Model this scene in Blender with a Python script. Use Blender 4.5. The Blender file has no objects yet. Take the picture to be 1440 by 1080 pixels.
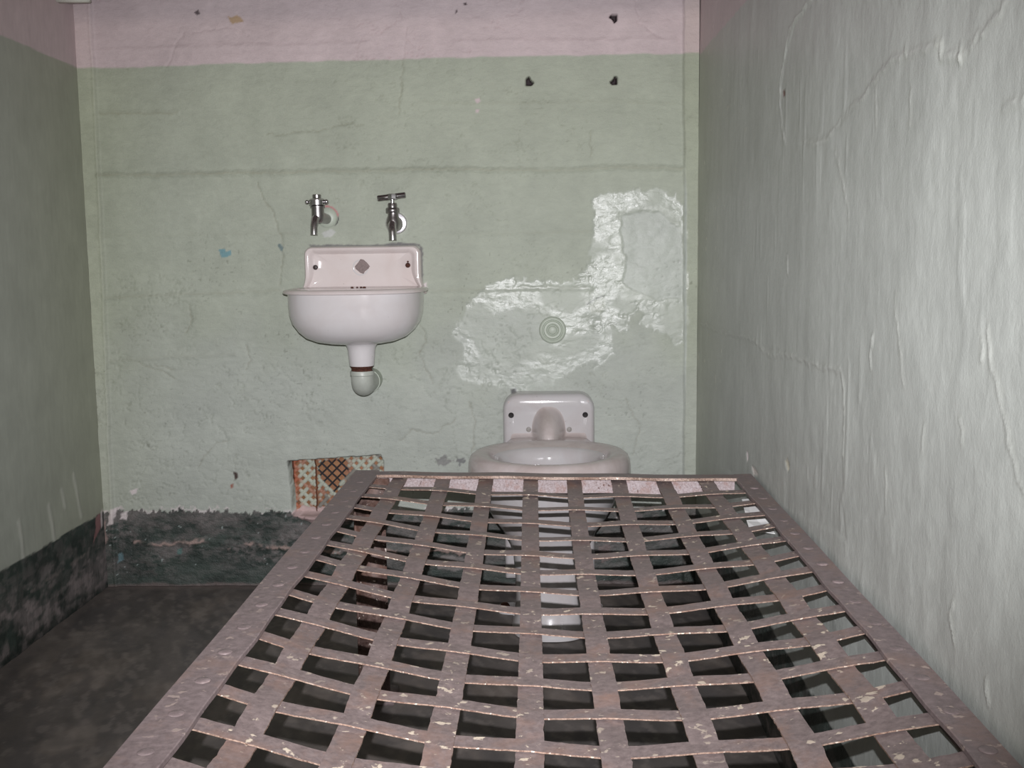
# Prison cell: woven steel bunk, wash basin, wall-hung toilet, painted plaster walls.
import bpy, bmesh, math, random
import numpy as np
from mathutils import Vector, Matrix

rng = np.random.default_rng(7)
random.seed(7)
SC = bpy.context.scene
COL = SC.collection
PI = math.pi

# ------------------------------------------------------------------ basics
def lin(r, g, b):
    def f(c):
        c /= 255.0
        return c / 12.92 if c <= 0.04045 else ((c + 0.055) / 1.055) ** 2.4
    return np.array([f(r), f(g), f(b)])

def link(name, me, parent=None, mat=None):
    o = bpy.data.objects.new(name, me)
    COL.objects.link(o)
    if mat is not None and me is not None:
        if isinstance(mat, (list, tuple)):
            for m in mat:
                me.materials.append(m)
        else:
            me.materials.append(mat)
    if parent is not None:
        o.parent = parent
    return o

def thing(name, label, cat, group=None):
    o = bpy.data.objects.new(name, None)
    o.empty_display_size = 0.05
    COL.objects.link(o)
    o['label'] = label
    o['category'] = cat
    if group:
        o['group'] = group
    return o

def at_base(root, loc):
    """move an Empty to the thing's base without moving the parts (parts are built in world metres)"""
    root.location = loc
    for c in root.children:
        c.matrix_parent_inverse = Matrix.Translation(-Vector(loc))

def mesh(name, verts, faces, smooth=True, sharp=None):
    me = bpy.data.meshes.new(name)
    me.from_pydata([tuple(v) for v in verts], [], [tuple(f) for f in faces])
    me.validate()
    bm = bmesh.new()
    bm.from_mesh(me)
    bmesh.ops.recalc_face_normals(bm, faces=bm.faces)
    if sharp is not None:
        for e in bm.edges:
            if len(e.link_faces) == 2 and e.calc_face_angle(0) > sharp:
                e.smooth = False
    bm.to_mesh(me)
    bm.free()
    for p in me.polygons:
        p.use_smooth = smooth
    return me

class MB:
    """collects shapes of one part"""
    def __init__(s):
        s.v, s.f = [], []
    def add(s, v, f):
        n = len(s.v)
        s.v += [tuple(p) for p in v]
        s.f += [tuple(i + n for i in q) for q in f]
        return s
    def rings(s, rings, cap0=True, cap1=True, close=True):
        n = len(rings[0])
        v = [p for r in rings for p in r]
        f = []
        for k in range(len(rings) - 1):
            for i in range(n if close else n - 1):
                j = (i + 1) % n
                f.append((k * n + i, k * n + j, (k + 1) * n + j, (k + 1) * n + i))
        if cap0:
            f.append(tuple(range(n - 1, -1, -1)))
        if cap1:
            b = (len(rings) - 1) * n
            f.append(tuple(b + i for i in range(n)))
        return s.add(v, f)
    def tube(s, pts, rad, n=20, cap=True):
        pts = [Vector(p) for p in pts]
        if not hasattr(rad, '__len__'):
            rad = [rad] * len(pts)
        R = []
        up = None
        for k, p in enumerate(pts):
            a = pts[max(k - 1, 0)]
            b = pts[min(k + 1, len(pts) - 1)]
            t = (b - a).normalized()
            if up is None:
                up = t.orthogonal().normalized()
            up = (up - t * up.dot(t)).normalized()
            w = t.cross(up)
            R.append([p + (up * math.cos(2 * PI * i / n) + w * math.sin(2 * PI * i / n)) * rad[k] for i in range(n)])
        return s.rings(R, cap, cap)
    def lathe(s, prof, origin, axis='z', n=40):
        """prof: list of (r, h) along the axis; axis 'z' up or 'y' towards the viewer (-Y)"""
        o = Vector(origin)
        R = []
        for r, h in prof:
            ring = []
            for i in range(n):
                a = 2 * PI * i / n
                if axis == 'z':
                    ring.append(o + Vector((r * math.cos(a), r * math.sin(a), h)))
                else:
                    ring.append(o + Vector((r * math.cos(a), -h, r * math.sin(a))))
            R.append(ring)
        return s.rings(R, True, True)
    def box(s, lo, hi, bev=0.0):
        bm = bmesh.new()
        bmesh.ops.create_cube(bm, size=1)
        for v in bm.verts:
            v.co = Vector([lo[i] + (v.co[i] + .5) * (hi[i] - lo[i]) for i in range(3)])
        if bev > 0:
            bmesh.ops.bevel(bm, geom=bm.edges[:], offset=bev, segments=2, affect='EDGES')
        bm.verts.index_update()
        v = [tuple(q.co) for q in bm.verts]
        f = [[q.index for q in p.verts] for p in bm.faces]
        bm.free()
        return s.add(v, f)
    def build(s, name, mat, parent=None, smooth=True, sharp=math.radians(38)):
        return link(name, mesh(name, s.v, s.f, smooth, sharp), parent, mat)

# ------------------------------------------------------------------ numpy noise for the plaster
TAB = rng.random((256, 256)).astype(np.float32)
def vnoise(x, y, seed=0):
    x = x + seed * 17.31; y = y + seed * 9.77
    xi = np.floor(x).astype(np.int64); yi = np.floor(y).astype(np.int64)
    fx = x - xi; fy = y - yi
    fx = fx * fx * fx * (fx * (fx * 6 - 15) + 10)
    fy = fy * fy * fy * (fy * (fy * 6 - 15) + 10)
    g = lambda a, b: TAB[a & 255, b & 255]
    a = g(xi, yi) * (1 - fx) + g(xi + 1, yi) * fx
    b = g(xi, yi + 1) * (1 - fx) + g(xi + 1, yi + 1) * fx
    return a * (1 - fy) + b * fy
def fbm(x, y, seed=0, oct=4):
    s = 0; a = .5; t = 0
    for k in range(oct):
        s = s + a * vnoise(x * 2 ** k, y * 2 ** k, seed + k * 3)
        t += a; a *= .55
    return s / t
def sstep(a, b, x):
    t = np.clip((x - a) / (b - a), 0, 1)
    return t * t * (3 - 2 * t)
def _bbox(U, V, pts, pad):
    P = np.array(pts)
    return np.where((U > P[:, 0].min() - pad) & (U < P[:, 0].max() + pad) & (V > P[:, 1].min() - pad) & (V < P[:, 1].max() + pad))[0]
def dline(U, V, pts, pad=.03, jit=0.0, seed=1):
    """distance to a polyline, far = 1"""
    d = np.full(U.shape, 1.0)
    ix = _bbox(U, V, pts, pad)
    u, v = U[ix], V[ix]
    if jit:
        u = u + (fbm(U[ix] * 60, V[ix] * 60, seed, 3) - .5) * jit
        v = v + (fbm(U[ix] * 60, V[ix] * 60, seed + 5, 3) - .5) * jit
    best = np.full(u.shape, 1.0)
    for (ax, ay), (bx, by) in zip(pts[:-1], pts[1:]):
        dx, dy = bx - ax, by - ay
        t = np.clip(((u - ax) * dx + (v - ay) * dy) / (dx * dx + dy * dy + 1e-12), 0, 1)
        best = np.minimum(best, np.hypot(u - ax - t * dx, v - ay - t * dy))
    d[ix] = best
    return d
def spoly(U, V, pts, pad=.05, jit=0.0, freq=60, seed=2):
    """signed distance to a polygon (positive inside), far = -1"""
    d = np.full(U.shape, -1.0)
    ix = _bbox(U, V, pts, pad)
    u, v = U[ix].copy(), V[ix].copy()
    if jit:
        u = u + (fbm(U[ix] * freq, V[ix] * freq, seed, 4) - .5) * jit
        v = v + (fbm(U[ix] * freq, V[ix] * freq, seed + 5, 4) - .5) * jit
    best = np.full(u.shape, 1.0)
    ins = np.zeros(u.shape, bool)
    for (ax, ay), (bx, by) in zip(pts, pts[1:] + pts[:1]):
        dx, dy = bx - ax, by - ay
        t = np.clip(((u - ax) * dx + (v - ay) * dy) / (dx * dx + dy * dy + 1e-12), 0, 1)
        best = np.minimum(best, np.hypot(u - ax - t * dx, v - ay - t * dy))
        c = ((ay > v) != (by > v)) & (u < (bx - ax) * (v - ay) / (by - ay + 1e-12) + ax)
        ins ^= c
    d[ix] = np.where(ins, best, -best)
    return d

class Surf:
    """a plastered surface as a relief mesh with per-vertex paint colour and finish"""
    def __init__(s, us, vs):
        s.us, s.vs = us, vs
        U, V = np.meshgrid(us, vs)
        s.U, s.V = U.ravel(), V.ravel()
        s.h = np.zeros(s.U.shape)
        s.c = np.zeros((len(s.U), 3))
        s.rough = np.full(s.U.shape, .6)
        s.grain = np.full(s.U.shape, .5)
    def mix(s, col, w):
        w = np.clip(w, 0, 1)[:, None]
        s.c = s.c * (1 - w) + np.asarray(col) * w
    def mul(s, f, w):
        w = np.clip(w, 0, 1)[:, None]
        s.c = s.c * (1 - w) + s.c * np.asarray(f) * w
    def setr(s, r, w):
        s.rough = s.rough * (1 - w) + r * w
    def setg(s, g, w):
        s.grain = s.grain * (1 - w) + g * w
    def build(s, name, place, mat, flip=False):
        nu, nv = len(s.us), len(s.vs)
        P = place(s.U, s.V, s.h)
        me = bpy.data.meshes.new(name)
        me.vertices.add(nu * nv)
        me.vertices.foreach_set('co', np.stack(P, 1).astype(np.float32).ravel())
        i = (np.arange(nv - 1)[:, None] * nu + np.arange(nu - 1)[None, :]).ravel()
        q = np.stack([i, i + 1, i + nu + 1, i + nu], 1)
        if flip:
            q = q[:, ::-1]
        nf = len(q)
        me.loops.add(nf * 4)
        me.polygons.add(nf)
        me.loops.foreach_set('vertex_index', q.astype(np.int32).ravel())
        me.polygons.foreach_set('loop_start', np.arange(0, nf * 4, 4, dtype=np.int32))
        me.polygons.foreach_set('use_smooth', np.ones(nf, bool))
        me.update(calc_edges=True)
        a = me.attributes.new('paint', 'FLOAT_COLOR', 'POINT')
        a.data.foreach_set('color', np.concatenate([s.c, np.ones((len(s.c), 1))], 1).astype(np.float32).ravel())
        a = me.attributes.new('finish', 'FLOAT_COLOR', 'POINT')
        z = np.zeros(len(s.c))
        a.data.foreach_set('color', np.stack([s.rough, s.grain, z, z + 1], 1).astype(np.float32).ravel())
        o = link(name, me, None, mat)
        o['kind'] = 'structure'
        return o

# ------------------------------------------------------------------ materials
class NT:
    def __init__(s, name):
        s.m = bpy.data.materials.new(name)
        s.m.use_nodes = True
        s.t = s.m.node_tree
        s.b = s.t.nodes['Principled BSDF']
    def n(s, kind, **kw):
        x = s.t.nodes.new(kind)
        for k, v in kw.items():
            if k in x.inputs:
                x.inputs[k].default_value = v
            else:
                setattr(x, k, v)
        return x
    def l(s, a, b):
        s.t.links.new(a, b)
    def noise(s, vec, scale, detail=4, rough=.55, dist=0):
        x = s.n('ShaderNodeTexNoise')
        x.inputs['Scale'].default_value = scale
        x.inputs['Detail'].default_value = detail
        x.inputs['Roughness'].default_value = rough
        x.inputs['Distortion'].default_value = dist
        if vec is not None:
            s.l(vec, x.inputs['Vector'])
        return x.outputs['Fac']
    def ramp(s, fac, stops):
        r = s.n('ShaderNodeValToRGB')
        e = r.color_ramp.elements
        while len(e) < len(stops):
            e.new(.5)
        for k, (p, c) in enumerate(stops):
            e[k].position = p
            if not hasattr(c, '__len__'):
                c = (c, c, c)
            e[k].color = (*c[:3], 1)
        s.l(fac, r.inputs['Fac'])
        return r.outputs['Color']
    def mixc(s, fac, a, b, mode='MIX'):
        x = s.n('ShaderNodeMix')
        x.data_type = 'RGBA'
        x.blend_type = mode
        for val, sock in ((fac, x.inputs[0]), (a, x.inputs[6]), (b, x.inputs[7])):
            if isinstance(val, bpy.types.NodeSocket):
                s.l(val, sock)
            elif hasattr(val, '__len__'):
                sock.default_value = (*val[:3], 1)
            else:
                sock.default_value = val
        return x.outputs[2]
    def math(s, op, a, b=0.0):
        x = s.n('ShaderNodeMath')
        x.operation = op
        for val, sock in ((a, x.inputs[0]), (b, x.inputs[1])):
            if isinstance(val, bpy.types.NodeSocket):
                s.l(val, sock)
            else:
                sock.default_value = val
        return x.outputs[0]
    def mapped(s, scale=(1, 1, 1)):
        tc = s.n('ShaderNodeTexCoord')
        mp = s.n('ShaderNodeMapping')
        mp.inputs['Scale'].default_value = scale
        s.l(tc.outputs['Object'], mp.inputs['Vector'])
        return mp.outputs['Vector']
    def bump(s, h, strength, dist, prev=None):
        b = s.n('ShaderNodeBump')
        if isinstance(strength, bpy.types.NodeSocket):
            s.l(strength, b.inputs['Strength'])
        else:
            b.inputs['Strength'].default_value = strength
        b.inputs['Distance'].default_value = dist
        s.l(h, b.inputs['Height'])
        if prev is not None:
            s.l(prev, b.inputs['Normal'])
        return b.outputs['Normal']
    def set(s, color=None, rough=None, metal=None, normal=None, spec=None, coat=None):
        for val, key in ((color, 'Base Color'), (rough, 'Roughness'), (metal, 'Metallic'), (normal, 'Normal'),
                         (spec, 'Specular IOR Level'), (coat, 'Coat Weight')):
            if val is None:
                continue
            sock = s.b.inputs[key]
            if isinstance(val, bpy.types.NodeSocket):
                s.l(val, sock)
            elif hasattr(val, '__len__'):
                sock.default_value = (*val[:3], 1)
            else:
                sock.default_value = val
        return s.m

def painted_plaster(name, stretch, g1=55, g2=330, bumpd=.0035, spec=.5):
    t = NT(name)
    pa = t.n('ShaderNodeAttribute', attribute_name='paint')
    fi = t.n('ShaderNodeAttribute', attribute_name='finish')
    sep = t.n('ShaderNodeSeparateColor')
    t.l(fi.outputs['Color'], sep.inputs['Color'])
    v = t.mapped(stretch)
    v0 = t.mapped((1, 1, 1))
    n1 = t.noise(v, g1, 6, .6, .4)
    n2 = t.noise(v0, g2, 3, .6)
    n3 = t.noise(v0, 7, 5, .6, .3)
    col = t.mixc(1.0, pa.outputs['Color'], t.ramp(n3, [(.3, .90), (.7, 1.08)]), 'MULTIPLY')
    col = t.mixc(1.0, col, t.ramp(n1, [(.3, .93), (.7, 1.05)]), 'MULTIPLY')
    h = t.math('ADD', t.math('MULTIPLY', n1, .7), t.math('MULTIPLY', n2, .3))
    nrm = t.bump(h, sep.outputs['Green'], bumpd)
    r = t.math('ADD', sep.outputs['Red'], t.math('MULTIPLY', t.math('SUBTRACT', n1, .5), .25))
    return t.set(col, r, 0, nrm, spec)

def porcelain(name, base, stain, amount=.5, rough=.10):
    t = NT(name)
    v = t.mapped()
    n = t.noise(v, 9, 5, .6, .5)
    n2 = t.noise(v, 260, 2, .5)
    col = t.mixc(t.ramp(n, [(.42, 0), (.75, amount)]), base, stain)
    sp = t.noise(v, 130, 2, .5)
    col = t.mixc(t.ramp(sp, [(.76, 0), (.79, .6)]), col, lin(70, 50, 45))
    r = t.math('ADD', t.math('MULTIPLY', n, .10), rough - .05)
    return t.set(col, r, 0, t.bump(n2, .05, .0005), .5, 0)

def old_iron(name, base, dark, rust, spots, rough=.5, metal=.0, spots_amt=1.0, sc=1.0):
    t = NT(name)
    v = t.mapped()
    n1 = t.noise(v, 14 * sc, 6, .65, .3)
    n2 = t.noise(v, 120 * sc, 5, .7)
    n3 = t.noise(v, 70 * sc, 3, .55, .25)
    n4 = t.noise(v, 5.5, 3, .5)
    col = t.mixc(t.ramp(n2, [(.35, 0), (.68, 1)]), dark, base)
    col = t.mixc(t.ramp(n1, [(.50, 0), (.72, .7)]), col, rust)
    m = t.math('MULTIPLY', t.ramp(n3, [(.625, 0), (.665, spots_amt)]), t.ramp(n4, [(.36, 0.1), (.6, 1)]))
    col = t.mixc(m, col, spots)
    h = t.math('ADD', n2, t.math('MULTIPLY', m, .6))
    r = t.math('ADD', rough - .15, t.math('MULTIPLY', n2, .3))
    return t.set(col, r, metal, t.bump(h, .35, .0012), .5)

M = {}
M['back_plaster'] = painted_plaster('back_wall_paint', (1, 1, 2.2), 38, 300, .006)
M['right_plaster'] = painted_plaster('right_wall_paint', (1, 1.5, .8), 40, 260, .005, .5)
M['left_plaster'] = painted_plaster('left_wall_paint', (1, 2.2, .5), 34, 260, .003, .4)
M['porcelain'] = porcelain('sink_porcelain', lin(210, 206, 207), lin(196, 186, 184), .5)
M['porcelain_pink'] = porcelain('sink_porcelain_warm', lin(220, 210, 208), lin(206, 190, 186), .6)
M['toilet_china'] = porcelain('toilet_china', lin(190, 187, 188), lin(174, 163, 161), .7, .075)
M['stained_china'] = porcelain('toilet_china_stained', lin(192, 182, 180), lin(160, 144, 138), .85, .16)
M['iron'] = old_iron('bunk_iron', lin(131, 117, 115), lin(102, 90, 89), lin(138, 108, 94), lin(198, 184, 166), .5, .0)
M['iron_rail'] = old_iron('bunk_rail_iron', lin(132, 118, 118), lin(106, 94, 94), lin(134, 110, 100), lin(178, 160, 150), .48, .0, .7)
M['iron_edge'] = old_iron('worn_lit_iron_edge', lin(176, 152, 136), lin(96, 72, 64), lin(126, 92, 76), lin(226, 212, 196), .45, .1, 1, 2.6)  # paler than the straps: edge wear plus the flash highlight painted in
M['iron_pale'] = old_iron('flaking_pale_iron', lin(184, 172, 174), lin(140, 124, 123), lin(140, 98, 82), lin(84, 50, 42), .6, 0, 1, 2.6)
M['iron_leg'] = old_iron('flaking_leg_iron', lin(112, 92, 86), lin(62, 44, 40), lin(112, 78, 62), lin(206, 192, 184), .6, 0, 1, 1.2)
M['rust'] = old_iron('rust_lump', lin(92, 52, 38), lin(52, 28, 22), lin(120, 66, 40), lin(60, 30, 24), .85, 0, 1, 2)
M['rust_plate'] = old_iron('orange_rust_plate', lin(172, 128, 92), lin(142, 100, 72), lin(154, 108, 92), lin(128, 84, 72), .9, 0, .6, 1)

def chrome(name, col, rough):
    t = NT(name)
    v = t.mapped()
    n = t.noise(v, 90, 4, .6)
    r = t.ramp(n, [(.3, rough), (.75, rough + .16)])
    c = t.mixc(t.ramp(n, [(.45, 0), (.8, .6)]), col, np.array(col) * .6)
    return t.set(c, r, 1.0)
M['chrome'] = chrome('chrome_tap', (.56, .54, .55), .16)
M['chrome_dull'] = chrome('dull_chrome', (.36, .34, .34), .26)
M['chrome_pale'] = chrome('pale_chrome_flange', (.86, .83, .88), .3)

def plain(name, c, rough=.5, var=.12, sc=40, spec=.5, b=.15):
    t = NT(name)
    v = t.mapped()
    n = t.noise(v, sc, 5, .6)
    c = np.array(c)
    col = t.ramp(n, [(.3, c * (1 - var)), (.7, np.minimum(c * (1 + var), 1))])
    return t.set(col, rough, 0, t.bump(n, b, .002), spec)
M['green_paint'] = plain('thick_green_paint', lin(176, 184, 170), .45, .05, 60)
M['grey_green'] = plain('pipe_paint', lin(176, 180, 172), .4, .08, 45)
M['black'] = plain('dark_hole', lin(22, 17, 17), .7)
M['bolt_dark'] = plain('dark_bolt', lin(52, 40, 38), .45, .3, 200)
M['bolt_grey'] = plain('grey_plug', lin(140, 136, 132), .5, .2, 200)
M['grey_scar'] = plain('grey_cement_scar', lin(140, 126, 124), .85, .2, 260, .3, .5)
M['water'] = plain('still_water', lin(150, 142, 140), .05, .02, 10, .5, .02)
M['pink_paint'] = plain('pink_enamel', lin(196, 150, 152), .5, .06)
M['pale_paint'] = plain('pale_enamel', lin(206, 206, 196), .5, .06)

# ------------------------------------------------------------------ room
W = 1.524
DEPTH = 2.90
HT = 2.13
GREEN = lin(169, 175, 161)
GREEN2 = lin(173, 178, 170)
PINK = lin(200, 184, 185)
BAND = lin(56, 66, 61)
SCUFF = lin(122, 114, 113)
CHIP = lin(214, 204, 204)

def back_wall():
    us = np.linspace(0, W, 540)
    vs = np.concatenate([np.linspace(0, 1.5, 530), np.linspace(1.52, HT, 20)])
    s = Surf(us, vs)
    U, V = s.U, s.V
    nA = fbm(U * 5, V * 5, 1, 4); nB = fbm(U * 30, V * 30, 9, 4); nC = fbm(U * 14, V * 60, 21, 4)
    s.c[:] = GREEN
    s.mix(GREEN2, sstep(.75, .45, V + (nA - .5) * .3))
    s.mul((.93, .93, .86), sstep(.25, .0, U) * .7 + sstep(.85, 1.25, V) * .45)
    s.h += (nA - .5) * .007 + (nB - .5) * .0022 + (nC - .5) * .0012
    # rough, blistered zones
    blister = sstep(.47, .62, fbm(U * 4, V * 5, 33, 3)) * sstep(.95, .75, V)
    rid = np.abs(fbm(U * 26, V * 26, 41, 4) - .5)
    s.h -= blister * sstep(.035, .0, rid) * .0022
    s.mul((.78, .78, .75), blister * sstep(.016, .0, rid) * .7)
    rid2 = np.abs(fbm(U * 11, V * 17, 57, 5) - .5)
    m2 = sstep(.52, .64, fbm(U * 3.2, V * 3.2, 63, 3))
    s.mul((.80, .79, .76), m2 * sstep(.010, .0, rid2) * .6)
    s.h -= m2 * sstep(.014, 0, rid2) * .0016
    # board marks left by the formwork
    for pts, hh, tint in (([(0.0387, 1.0549), (0.2356, 1.0537), (0.3962, 1.0565), (0.6802, 1.0557), (0.9272, 1.0571), (1.0677, 1.0516), (1.2079, 1.0512), (1.3301, 1.0562), (1.4868, 1.0504)], .0042, .62),
                          ([(0.0476, 1.2056), (0.1188, 1.2044), (0.1989, 1.2048), (0.2432, 1.2041)], .002, .55),
                          ([(0.0388, 0.7523), (0.1842, 0.7559), (0.311, 0.758), (0.4826, 0.7631)], .0022, .35),
                          ([(0.8358, 0.7588), (0.9572, 0.7609), (1.0995, 0.7628), (1.259, 0.7591)], .002, .35),
                          ([(0.0384, 0.5897), (0.176, 0.5992), (0.3584, 0.6046)], .0018, .2),
                          ([(0.0478, 1.3561), (0.2335, 1.3596), (0.4095, 1.3615), (0.5146, 1.3578), (0.6022, 1.3596), (0.7245, 1.3641)], .0018, .35),
                          ([(0.9331, 1.3603), (1.0718, 1.3628), (1.2099, 1.3553), (1.3821, 1.3588), (1.4679, 1.3556)], .0018, .3),
                          ([(0.0298, 0.9056), (0.3179, 0.9053), (0.5329, 0.9059)], .0012, .15),
                          ([(0.8887, 0.8976), (1.101, 0.8982), (1.2597, 0.9013)], .0014, .2),
                          ([(0.8604, 1.2178), (1.035, 1.2131), (1.2783, 1.2142), (1.4687, 1.2059)], .0012, .2)):
        d = dline(U, V, pts, .04, .008, 3)
        v0 = np.interp(U, [p[0] for p in pts], [p[1] for p in pts]) - V
        s.h += sstep(.010, .0, d) * hh
        fade = sstep(.0044, .0, d) * (.2 + 1.0 * nB)
        s.mul((.72, .66, .58), fade * tint)  # brown line along each ridge: its cast shadow and stain, put into the colour
    # hairline cracks and paint runs
    for pts in ([(0.4345, 1.035), (0.4469, 0.9912), (0.4723, 0.9559), (0.4834, 0.9206), (0.4924, 0.8765), (0.4843, 0.8058), (0.4778, 0.7792)], [(0.1477, 0.5813), (0.1838, 0.5737), (0.2015, 0.5626)], [(0.1059, 0.5854), (0.129, 0.5742), (0.1562, 0.5703), (0.1831, 0.5591), (0.2007, 0.5462)],
                [(0.2536, 0.3175), (0.2734, 0.3452), (0.3023, 0.3746), (0.3302, 0.3818)], [(0.4622, 1.1472), (0.5278, 1.1513), (0.5951, 1.1554), (0.6485, 1.1717), (0.7012, 1.1674)], [(0.2172, 1.3174), (0.2423, 1.3594), (0.267, 1.3962), (0.3235, 1.4019), (0.394, 1.4073), (0.4248, 1.3899)],
                [(0.0851, 1.3283), (0.0988, 1.3212), (0.1251, 1.3156)], [(1.37, 1.4523), (1.3786, 1.4023), (1.4078, 1.3767), (1.4335, 1.3646)], [(1.2607, 1.143), (1.2639, 1.083)], [(0.8124, 1.3961), (0.8007, 1.2783), (0.7898, 1.1933)],
                [(0.813, 0.7039), (0.8476, 0.6498), (0.8284, 0.5961), (0.8628, 0.5235)], [(0.2463, 0.7283), (0.2536, 0.6923), (0.2373, 0.6565)], [(0.3867, 0.6278), (0.3978, 0.5915), (0.384, 0.5644)], [(0.9521, 0.4772), (0.9654, 0.4133), (0.9569, 0.34)],
                [(0.7688, 0.3783), (0.8058, 0.4055), (0.86, 0.3959), (0.9151, 0.432)], [(1.3474, 0.4827), (1.3832, 0.4098), (1.3653, 0.3369)]):
        d = dline(U, V, pts, .03, .012, 4)
        s.h -= sstep(.004, 0, d) * .002
        s.mul((.76, .72, .68), sstep(.0026, 0, d) * .7)
    # glossy repair patches of newer, thicker paint
    outer = [(1.26, 0.9796), (1.2951, 0.9929), (1.3475, 0.9991), (1.3755, 1.009), (1.3895, 0.9985), (1.4034, 0.9948), (1.4174, 1.005), (1.4453, 0.9976), (1.4698, 0.9869), (1.4874, 0.9625), (1.4982, 0.9068), (1.5018, 0.6249), (1.4717, 0.611), (1.4468, 0.6433), (1.4148, 0.6526), (1.3829, 0.6707), (1.3917, 0.6973), (1.3652, 0.6834), (1.3474, 0.6587), (1.3261, 0.6446), (1.3084, 0.6591), (1.3153, 0.5911), (1.2689, 0.5556), (1.2725, 0.5826), (1.2224, 0.5561), (1.1505, 0.5117), (1.0641, 0.4998), (1.0068, 0.5185), (0.9349, 0.5228), (0.9176, 0.5591), (0.9452, 0.5949), (0.9122, 0.6491), (0.9475, 0.7202), (0.9965, 0.7693), (1.0643, 0.788), (1.1352, 0.78), (1.1883, 0.7741), (1.2273, 0.7807), (1.2558, 0.8366), (1.2667, 0.9099)]
    d = spoly(U, V, outer, .08, .022, 45, 3)
    d = d + (fbm(U * 160, V * 50, 71, 3) - .5) * .014
    g = sstep(-.002, .004, d)
    s.mix(lin(176, 182, 173), g * .45)
    s.h -= g * .0015
    flat1 = [(0.9621, 0.6343), (0.9914, 0.6751), (1.0275, 0.7015), (1.09, 0.715), (1.1378, 0.686), (1.141, 0.6431), (1.1192, 0.6111), (1.0886, 0.5934), (1.0364, 0.5724), (0.9827, 0.5855)]
    flat2 = [(1.3405, 0.935), (1.3738, 0.9467), (1.435, 0.9459), (1.4789, 0.9105), (1.4971, 0.802), (1.4887, 0.7316), (1.4358, 0.7251), (1.374, 0.7471), (1.3333, 0.7723), (1.351, 0.8389), (1.3334, 0.8829)]
    f1 = sstep(-.004, .008, spoly(U, V, flat1, .06, .02, 40, 5))
    f2 = sstep(-.002, .003, spoly(U, V, flat2, .06, .016, 30, 6))
    grain = fbm(U * 110, V * 150, 81, 3)
    tex = fbm(U * 48, V * 62, 83, 3)
    s.h += g * (1 - .85 * np.maximum(f1, f2)) * ((tex - .5) * .0013 + (grain - .5) * .0008)
    s.mix(lin(172, 178, 168), f1 * .8)
    s.mix(lin(173, 179, 170), f2 * .7)
    s.h -= f2 * .0012
    s.setr(.66, np.ones_like(U))
    s.rough = s.rough * (1 - g) + g * (.29 + .22 * sstep(.42, .66, fbm(U * 13, V * 17, 85, 3)) + .10 * sstep(.66, .50, V))
    s.setr(.50, f1)
    s.setr(.44, f2)
    s.setg(.24, g)
    s.setg(.22, np.maximum(f1, f2))
    # pit beside the patch
    d = spoly(U, V, [(1.2518, 0.7167), (1.2731, 0.727), (1.2944, 0.7374), (1.2979, 0.7161), (1.2872, 0.6985), (1.2623, 0.7023)], .03, .008)
    s.mul((.8, .8, .74), sstep(-.003, .003, d) * .8); s.h -= 0
    dn = dline(U, V, [(1.2518, 0.7202), (1.2731, 0.7341), (1.2944, 0.741)], .03)
    s.mix(lin(60, 62, 60), sstep(.0028, 0, dn) * .7)
    # pink upper zone
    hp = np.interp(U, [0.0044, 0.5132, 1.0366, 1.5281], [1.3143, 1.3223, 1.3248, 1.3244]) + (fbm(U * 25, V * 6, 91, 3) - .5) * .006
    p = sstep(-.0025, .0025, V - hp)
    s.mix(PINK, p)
    s.mul((.84, .86, .88), p * sstep(1.40, 1.45, V + (nA - .5) * .02))  # greyer towards the top: flash falloff put into the pink
    s.mul((.86, .80, .80), p * m2 * sstep(.012, .0, rid2) * .6)
    # dark dado
    hb = np.interp(U, [0.0008, 0.1923, 0.4695, 0.764, 1.0201, 1.528], [0.2014, 0.2002, 0.191, 0.193, 0.1989, 0.1994])
    rag = (fbm(U * 130, V * 70, 95, 4) - .5) * .026 + (fbm(U * 30, V * 30, 96, 3) - .5) * .012
    e = hb + rag - V
    s.mix(CHIP, sstep(-.009, -.003, e) * sstep(.45, .6, fbm(U * 40, V * 90, 99, 3)) * .8)
    b = sstep(-.001, .002, e)
    s.mix(BAND, b)
    sc = sstep(.44, .66, fbm(U * 9, V * 22, 101, 5)) * .8 + sstep(.46, .64, fbm(U * 50, V * 100, 103, 4)) * .5
    s.mul((.62, .64, .64), b * sstep(.42, .58, fbm(U * 16, V * 26, 131, 4)) * .9)
    fine = sstep(.50, .58, fbm(U * 70, V * 120, 133, 4)) * sstep(.40, .60, fbm(U * 8, V * 14, 135, 3))
    sc = np.clip(sc * .75 + fine * .6, 0, 1) * sstep(-.02, .10, V)
    s.mix(SCUFF, b * sc * .62)
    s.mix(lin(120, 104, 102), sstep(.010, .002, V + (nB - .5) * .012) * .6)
    dl = dline(U, V, [(0.0762, 0.1179), (0.1505, 0.1118), (0.2534, 0.1207), (0.3363, 0.1052), (0.3923, 0.1124), (0.4844, 0.0969), (0.5397, 0.089), (0.7613, 0.0898), (0.8718, 0.0949), (0.9817, 0.0793)], .04, .02, 7)
    s.mix(lin(160, 138, 131), b * sstep(.0065, .001, dl) * sstep(.30, .55, nB) * .95)
    s.h += b * ((fbm(U * 24, V * 40, 105, 4) - .5) * .005 + sstep(.012, .0, dl) * .003)
    sp = vnoise(U * 150, V * 150, 107)
    s.mix(lin(170, 182, 180), b * sstep(.972, .985, sp) * .7)
    s.setr(.55, b)
    s.setg(.8, b)
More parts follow.
